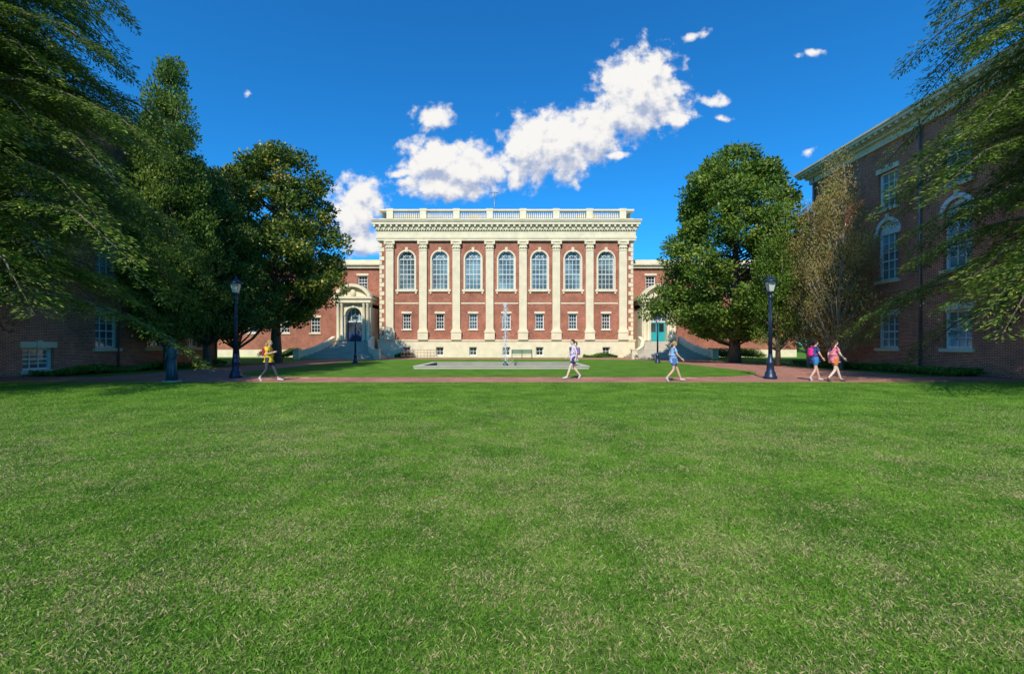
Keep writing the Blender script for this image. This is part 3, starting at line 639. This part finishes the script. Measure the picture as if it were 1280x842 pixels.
# ================================================================ PEOPLE
def cloth(n,c): return simple(n,c,.85,var=.12,vscale=9,spec=.2)
skin=simple('skin',(.64,.39,.27),.55,var=.04)
def skinobj(name,J,E,mat,parent,root=0,lv=2):
    names=list(J); me=bpy.data.meshes.new(name); me.from_pydata([J[k][0] for k in names],[(names.index(a),names.index(b)) for a,b in E],[])
    o=bpy.data.objects.new(name,me); COL.objects.link(o); o.parent=parent
    m=o.modifiers.new('Skin','SKIN'); m.use_smooth_shade=True
    sv=me.skin_vertices[0].data
    for i,k in enumerate(names):
        rr=J[k][1]; sv[i].radius=rr if isinstance(rr,tuple) else (rr,rr); sv[i].use_root=(i==root)
    s=o.modifiers.new('Sub','SUBSURF'); s.levels=lv; s.render_levels=lv
    me.materials.append(mat); return o
def person(name,x,y,d,H,top,bot,hair,legs='shorts',pack=None,pony=True,stride=1.0,sleeve=.5,sk=skin,shoe=(.5,.5,.5),pose=0):
    e=empty(name,(x,y,0)); e.rotation_euler=(0,0,0 if d>0 else math.pi); k=H/1.68; e.scale=(k,k,k)
    s=stride
    V=lambda a,b,c:(a,b,c)
    J={'pel':(V(0,0,.93),(.12,.09)),'sp':(V(.0,0,1.08),(.10,.078)),'ch':(V(.01,0,1.27),(.125,.09)),'nb':(V(.015,0,1.40),(.065,.055)),'nk':(V(.03,0,1.47),.05),'hd':(V(.05,0,1.53),.055),
       'hl':(V(0,.08,.88),.080),'kl':(V(.21*s,.085,.50),.057),'cl':(V(.28*s,.085,.30),.052),'al':(V(.37*s,.085,.095),.036),'tl':(V(.50*s,.09,.075),.034),
       'hr':(V(0,-.08,.88),.080),'kr':(V(-.03*s,-.085,.48),.057),'cr':(V(-.17*s,-.085,.32),.052),'ar':(V(-.33*s,-.085,.16),.036),'tr':(V(-.27*s,-.09,.045),.03),
       'sl':(V(.0,.15,1.375),.052),'el':(V(-.11*s,.215,1.13),.040),'wl':(V(-.13*s+.06,.22,.90),.027),
       'sr':(V(.0,-.15,1.375),.052),'er':(V(.10*s,-.215,1.13),.040),'wr':(V(.28*s,-.20,.97),.027)}
    if pose==1: J['er']=(V(.05,-.20,1.13),.04); J['wr']=(V(.24,-.12,1.2),.027)
    E=[('pel','sp'),('sp','ch'),('ch','nb'),('nb','nk'),('nk','hd'),('pel','hl'),('hl','kl'),('kl','cl'),('cl','al'),('al','tl'),('pel','hr'),('hr','kr'),('kr','cr'),('cr','ar'),('ar','tr'),('ch','sl'),('sl','el'),('el','wl'),('ch','sr'),('sr','er'),('er','wr')]
    skinobj('body',J,E,sk,e)
    def lerp(a,b,t): return tuple(J[a][0][i]*(1-t)+J[b][0][i]*t for i in range(3))
    T={'hem':(V(0,0,.86),(.185,.15)),'pel':(V(0,0,.95),(.172,.138)),'sp':(V(0,0,1.08),(.148,.12)),'ch':(V(.01,0,1.27),(.165,.13)),'nb':(V(.012,0,1.42),(.10,.085)),
       'sl':(J['sl'][0],.082),'ml':(lerp('sl','el',sleeve+.15),.068),'sr':(J['sr'][0],.082),'mr':(lerp('sr','er',sleeve+.15),.068)}
    skinobj('shirt',T,[('hem','pel'),('pel','sp'),('sp','ch'),('ch','nb'),('ch','sl'),('sl','ml'),('ch','sr'),('sr','mr')],top,e,root=1)
    f=.62 if legs=='shorts' else .98
    B={'w':(V(0,0,1.06),(.14,.115)),'pel':(V(0,0,.93),(.16,.13)),'hl':(J['hl'][0],.115),'ql':(lerp('hl','kl',f),.092 if legs=='shorts' else .068),'hr':(J['hr'][0],.115),'qr':(lerp('hr','kr',f),.092 if legs=='shorts' else .068)}
    EE=[('w','pel'),('pel','hl'),('hl','ql'),('pel','hr'),('hr','qr')]
    if legs=='long':
        B['cl']=(J['cl'][0],.060); B['zl']=(lerp('cl','al',.7),.047); B['cr']=(J['cr'][0],.060); B['zr']=(lerp('cr','ar',.7),.047); EE+=[('ql','cl'),('cl','zl'),('qr','cr'),('cr','zr')]
    skinobj('shorts' if legs=='shorts' else 'leggings',B,EE,bot,e,root=1)
    sh=MB()
    for A,Tt in (('al','tl'),('ar','tr')):
        a=Vector(J[A][0]); t=Vector(J[Tt][0]); dr=(t-a).normalized()
        sh.tube([a-dr*.05+Vector((0,0,-.03)),a+Vector((0,0,-.025)),a.lerp(t,.6)+Vector((0,0,-.025)),t+dr*.05+Vector((0,0,-.02)),t+dr*.09+Vector((0,0,-.02))],[.03,.047,.046,.04,.015],10)
    sh.build('shoes',cloth('shoe_cloth',shoe),e)
    hd=MB(); hc=(.055,0,1.585); hd.ellip(hc,(.092,.074,.115),16,12); hd.ellip((.075,0,1.525),(.06,.05,.05),12,8)
    hd.tube([(.137,0,1.60),(.156,0,1.568),(.14,0,1.56)],[.007,.013,.008],8)
    for q in (-1,1): hd.ellip((.045,q*.076,1.58),(.018,.01,.03),8,6)
    hd.build('head',sk,e)
    ey=MB()
    for q in (-1,1): ey.ellip((.136,q*.03,1.592),(.009,.012,.007),8,6); ey.tube([(.142,q*.018,1.61),(.135,q*.045,1.61)],[.004,.003],4)
    ey.build('eyes',cloth('eye',(.03,.02,.02)),e); mo=MB(); mo.tube([(.131,-.022,1.532),(.139,0,1.531),(.131,.022,1.532)],[.004,.006,.004],5); mo.build('mouth',cloth('lips',(.45,.15,.13)),e)
    hm=MB(); hm.ellip((.043,0,1.602),(.106,.089,.12),20,16,filt=lambda c: c[2]>1.645 or c[0]<.05+ (c[2]-1.6)*.9)
    if pony==True: hm.tube([(-.05,0,1.62),(-.10,0,1.61),(-.125,0,1.56),(-.13,0,1.50),(-.12,0,1.42)],[.025,.038,.038,.03,.008],10)
    elif pony=='long': hm.tube([(.0,0,1.63),(-.03,0,1.58),(-.06,0,1.50),(-.09,0,1.40),(-.11,0,1.3)],[.075,.082,.08,.06,.015],12)
    elif pony=='bun': hm.ellip((-.07,0,1.67),(.045,.045,.045),10,8)
    hm.build('hair',hair,e)
    for q,w,el in ((1,'wl','el'),(-1,'wr','er')):
        h=MB(); a=Vector(J[w][0]); dr=(a-Vector(J[el][0])).normalized(); fwd=Vector((1,0,0)); fwd=(fwd-dr*fwd.dot(dr)).normalized(); nrm=dr.cross(fwd)
        h.tube([a-dr*.01,a+dr*.03,a+dr*.07,a+dr*.095],[.024,.034,.036,.026],8)
        for i,l in enumerate((.065,.078,.072,.055)):
            b=a+dr*.085+fwd*(.026-.017*i); m=b+dr*l*.55; t=m+dr*l*.4-nrm*q*.018
            h.tube([b,m,t],[.0095,.009,.006],6)
        b=a+dr*.03+fwd*.028; h.tube([b,b+dr*.03+fwd*.025,b+dr*.065+fwd*.03],[.012,.011,.007],6)
        h.build('hand',sk,e)
    if pack:
        p=MB(); J2={'a':(V(-.17,0,1.38),(.12,.075)),'b':(V(-.19,0,1.22),(.15,.10)),'c':(V(-.185,0,1.03),(.15,.10))}
        skinobj('backpack',J2,[('a','b'),('b','c')],pack,e,root=1)
        for q in (-1,1): p.tube([(-.12,q*.085,1.42),(-.03,q*.09,1.455),(.06,q*.095,1.42),(.115,q*.10,1.33),(.115,q*.11,1.24),(.05,q*.13,1.14),(-.10,q*.13,1.06)],[.014]*7,8)
        p.build('backpack_straps',pack,e)
    return e
fair=simple('skin_fair',(.74,.52,.41),.55,var=.04)
blond=cloth('hair_blond',(.38,.25,.11)); brown=cloth('hair_brown',(.07,.035,.02)); dark=cloth('hair_dark',(.025,.017,.013))
person('walking_person',-10.05,18.8,1,1.66,cloth('yellow_shirt',(.80,.55,.03)),cloth('dark_leggings',(.05,.055,.07)),blond,'long',cloth('red_backpack',(.36,.03,.06)),pony='long',sk=skin,pose=1)
person('walking_person',2.72,20.0,-1,1.70,cloth('lavender_top',(.68,.62,.82)),cloth('navy_shorts',(.04,.05,.13)),brown,'shorts',cloth('purple_backpack',(.22,.16,.35)),pony=True,sk=fair,sleeve=.15,stride=.85)
person('walking_person',6.65,18.75,1,1.62,cloth('blue_tee',(.28,.46,.70)),cloth('blue_shorts',(.10,.17,.36)),blond,'shorts',None,pony=True,sk=skin,stride=.95)
person('walking_person',12.6,18.95,1,1.66,cloth('navy_tee',(.05,.09,.25)),cloth('blue_denim_shorts',(.04,.22,.46)),dark,'shorts',cloth('pink_backpack',(.80,.04,.24)),pony='bun',sk=skin,stride=.7)
person('walking_person',13.1,18.5,1,1.66,cloth('pink_tee',(.85,.26,.32)),cloth('orange_shorts',(.62,.20,.06)),brown,'shorts',None,pony='long',sk=fair,stride=.9,shoe=(.1,.1,.1))

# ================================================================ STATUE
e=empty('bronze_statue',(-13.75,18.4,0)); mb=MB()
mb.box(-.24,.24,-.22,.22,-.01,.06)
mb.build('plinth',M['stone2'],e); mb=MB()
mb.lathe(0,0,[(.19,.06),(.17,.3),(.15,.7),(.14,.95),(.17,1.2),(.19,1.33),(.12,1.42),(.055,1.46),(.05,1.5)],18,sx=1.1,sy=.8)
for i in range(10):
    a=i*.628; mb.tube([(.2*math.cos(a),.15*math.sin(a),.07),(.16*math.cos(a),.12*math.sin(a),.6),(.14*math.cos(a),.11*math.sin(a),1.0)],[.03,.022,.01],6)
mb.ellip((0,-.01,1.58),(.078,.09,.112),14,10); mb.tube([(0,-.09,1.6),(0,-.118,1.565),(0,-.09,1.56)],[.006,.014,.008],6)
for q in (-1,1):
    mb.tube([(q*.17,0,1.37),(q*.23,.02,1.12),(q*.18,-.11,.95)],[.062,.052,.036],8)
    mb.ellip((q*.16,-.14,.94),(.03,.04,.04),8,6)
    for k in range(4): mb.tube([(q*(.175-.013*k),-.16,.95-.012*k),(q*(.15-.02*k),-.2,.93-.012*k)],[.01,.008],5)
    mb.ellip((q*.08,-.14,.09),(.05,.12,.04),8,6); mb.ellip((q*.08,0,1.58),(.012,.02,.03),6,5)
mb.ellip((0,.02,1.63),(.085,.09,.08),12,8)
mb.build('robed_figure',M['bronze'],e)

# ================================================================ WORLD
w=bpy.data.worlds.new('World'); S.world=w; w.use_nodes=True; nt=w.node_tree; nt.nodes.clear(); L=nt.links
EL,AZ=44,-14
out=nt.nodes.new('ShaderNodeOutputWorld'); sky=nt.nodes.new('ShaderNodeTexSky'); sky.sky_type='NISHITA'; sky.sun_disc=False
sky.sun_elevation=R(EL); sky.sun_rotation=R(180-AZ); sky.altitude=100; sky.air_density=1.0; sky.dust_density=.2; sky.ozone_density=3.0
tint=nt.nodes.new('ShaderNodeMix'); tint.data_type='RGBA'; tint.blend_type='MULTIPLY'; tint.inputs[0].default_value=1; tint.inputs[7].default_value=(.12,.78,1.28,1)
L.new(sky.outputs[0],tint.inputs[6]); bg=nt.nodes.new('ShaderNodeBackground'); bg.inputs[1].default_value=.15; L.new(tint.outputs[2],bg.inputs[0])
G=bpy.data.node_groups.new('cloud_density','ShaderNodeTree'); G.interface.new_socket('P',in_out='INPUT',socket_type='NodeSocketVector'); G.interface.new_socket('D',in_out='OUTPUT',socket_type='NodeSocketFloat')
gi=G.nodes.new('NodeGroupInput'); go=G.nodes.new('NodeGroupOutput'); GL=G.links
def vm(op,a,b=None):
    n=G.nodes.new('ShaderNodeVectorMath'); n.operation=op
    for i,v in enumerate((a,b)):
        if v is None: continue
        if isinstance(v,tuple): n.inputs[i].default_value=v
        else: GL.new(v,n.inputs[i])
    return n
def mm(op,a,b=0.0):
    n=G.nodes.new('ShaderNodeMath'); n.operation=op
    for i,v in enumerate((a,b)):
        if isinstance(v,(int,float)): n.inputs[i].default_value=v
        else: GL.new(v,n.inputs[i])
    return n.outputs[0]
def gn(sc,det,vec,ro=.55):
    n=G.nodes.new('ShaderNodeTexNoise'); n.inputs['Scale'].default_value=sc; n.inputs['Detail'].default_value=det; n.inputs['Roughness'].default_value=ro; GL.new(vec,n.inputs['Vector']); return n
wn=gn(14,2,gi.outputs[0]); ws=vm('SUBTRACT',wn.outputs['Color'],(.5,.5,.5)); wsc=vm('MULTIPLY',ws.outputs[0],(.03,.03,0)); Pw=vm('ADD',gi.outputs[0],wsc.outputs[0]).outputs[0]
blobs=[(541,147,24,18,0,.25),(548,203,42,26,0,.5),(585,213,42,27,0,.5),(560,235,62,16,0,.3),(505,217,24,9,10,.1),(668,188,36,34,0,.6),(700,182,36,36,0,.6),(740,166,38,30,15,.5),(800,113,40,40,0,.7),(838,148,34,12,0,.3),(790,142,40,26,15,.6),(815,88,24,18,0,.3),
 (868,47,26,9,25,-.2),(895,127,20,12,0,-.1),(900,149,18,7,0,-.2),(1016,67,22,9,0,-.2),(1010,189,18,9,30,-.2),(445,262,32,36,0,.4),(455,300,28,22,0,.3),(310,115,14,9,0,-.3),(642,222,12,20,0,.1),(765,194,22,6,0,.1),
 (-900,150,200,60,5,0),(1900,200,260,70,0,0)]
acc=None
for (px,py,rx,ry,ro,bi) in blobs:
    c=((px-640)/569,(431-py)/569,0)
    d=vm('SUBTRACT',Pw,c).outputs[0]
    if ro:
        rt=G.nodes.new('ShaderNodeVectorRotate'); rt.rotation_type='Z_AXIS'; rt.inputs['Angle'].default_value=-R(ro); GL.new(d,rt.inputs['Vector']); d=rt.outputs[0]
    s=vm('MULTIPLY',d,(569/rx,569/ry,0)).outputs[0]; ln=vm('LENGTH',s).outputs['Value']
    v=mm('SUBTRACT',1.0+bi,ln); acc=v if acc is None else mm('MAXIMUM',acc,v)
f1=gn(18,2,gi.outputs[0],.5).outputs['Fac']; f2=gn(40,7,gi.outputs[0],.6).outputs['Fac']
nz=mm('ADD',mm('MULTIPLY',mm('SUBTRACT',f1,.5),1.2),mm('MULTIPLY',mm('SUBTRACT',f2,.5),1.7))
GL.new(mm('ADD',acc,nz),go.inputs[0])
tc=nt.nodes.new('ShaderNodeTexCoord'); sp=nt.nodes.new('ShaderNodeSeparateXYZ'); L.new(tc.outputs['Generated'],sp.inputs[0])
def wm(op,a,b=0.0,clamp=False):
    n=nt.nodes.new('ShaderNodeMath'); n.operation=op; n.use_clamp=clamp
    for i,v in enumerate((a,b)):
        if isinstance(v,(int,float)): n.inputs[i].default_value=v
        else: L.new(v,n.inputs[i])
    return n.outputs[0]
yy=wm('MAXIMUM',sp.outputs[1],.05); uu=wm('DIVIDE',sp.outputs[0],yy); vv=wm('DIVIDE',sp.outputs[2],yy)
cb=nt.nodes.new('ShaderNodeCombineXYZ'); L.new(uu,cb.inputs[0]); L.new(vv,cb.inputs[1])
g1=nt.nodes.new('ShaderNodeGroup'); g1.node_tree=G; L.new(cb.outputs[0],g1.inputs[0])
of=nt.nodes.new('ShaderNodeVectorMath'); of.operation='ADD'; of.inputs[1].default_value=(-.006,.030,0); L.new(cb.outputs[0],of.inputs[0])
g2=nt.nodes.new('ShaderNodeGroup'); g2.node_tree=G; L.new(of.outputs[0],g2.inputs[0])
def wmr(v,a,b,c,d,sm=False):
    n=nt.nodes.new('ShaderNodeMapRange'); n.inputs['From Min'].default_value=a; n.inputs['From Max'].default_value=b; n.inputs['To Min'].default_value=c; n.inputs['To Max'].default_value=d
    if sm: n.interpolation_type='SMOOTHSTEP'
    L.new(v,n.inputs['Value']); return n.outputs[0]
dens=wm('MULTIPLY',wmr(g1.outputs[0],.05,.75,0,1,True),wmr(sp.outputs[1],.05,.15,0,1))
sh=wmr(wm('SUBTRACT',g1.outputs[0],g2.outputs[0]),-.75,.35,0,1,True)
cr=nt.nodes.new('ShaderNodeMix'); cr.data_type='RGBA'; cr.inputs[6].default_value=(.42,.50,.70,1); cr.inputs[7].default_value=(1.0,.98,.95,1); L.new(sh,cr.inputs[0])  # cloud self-shadow painted as colour: grey-blue undersides, white sunward edges
bc=nt.nodes.new('ShaderNodeBackground'); bc.inputs[1].default_value=.95; L.new(cr.outputs[2],bc.inputs[0])
mx=nt.nodes.new('ShaderNodeMixShader'); L.new(dens,mx.inputs[0]); L.new(bg.outputs[0],mx.inputs[1]); L.new(bc.outputs[0],mx.inputs[2]); L.new(mx.outputs[0],out.inputs[0])
sd=bpy.data.lights.new('sun','SUN'); sd.energy=5.0; sd.angle=R(.5); sd.color=(1,.93,.80); so=bpy.data.objects.new('sun',sd); COL.objects.link(so)
dv=Vector((math.sin(R(AZ))*math.cos(R(EL)),-math.cos(R(AZ))*math.cos(R(EL)),math.sin(R(EL)))); so.rotation_euler=dv.to_track_quat('Z','Y').to_euler(); so.location=(10,-20,40)
cd=bpy.data.cameras.new('camera'); co=bpy.data.objects.new('camera',cd); COL.objects.link(co); co.location=(0,0,1.49); co.rotation_euler=(R(90),0,0)
cd.sensor_width=36; cd.lens=16; cd.shift_y=10/1280; cd.clip_end=6000; cd.clip_start=.05; S.camera=co
S.view_settings.view_transform='Standard'; S.view_settings.look='None'; S.view_settings.exposure=0
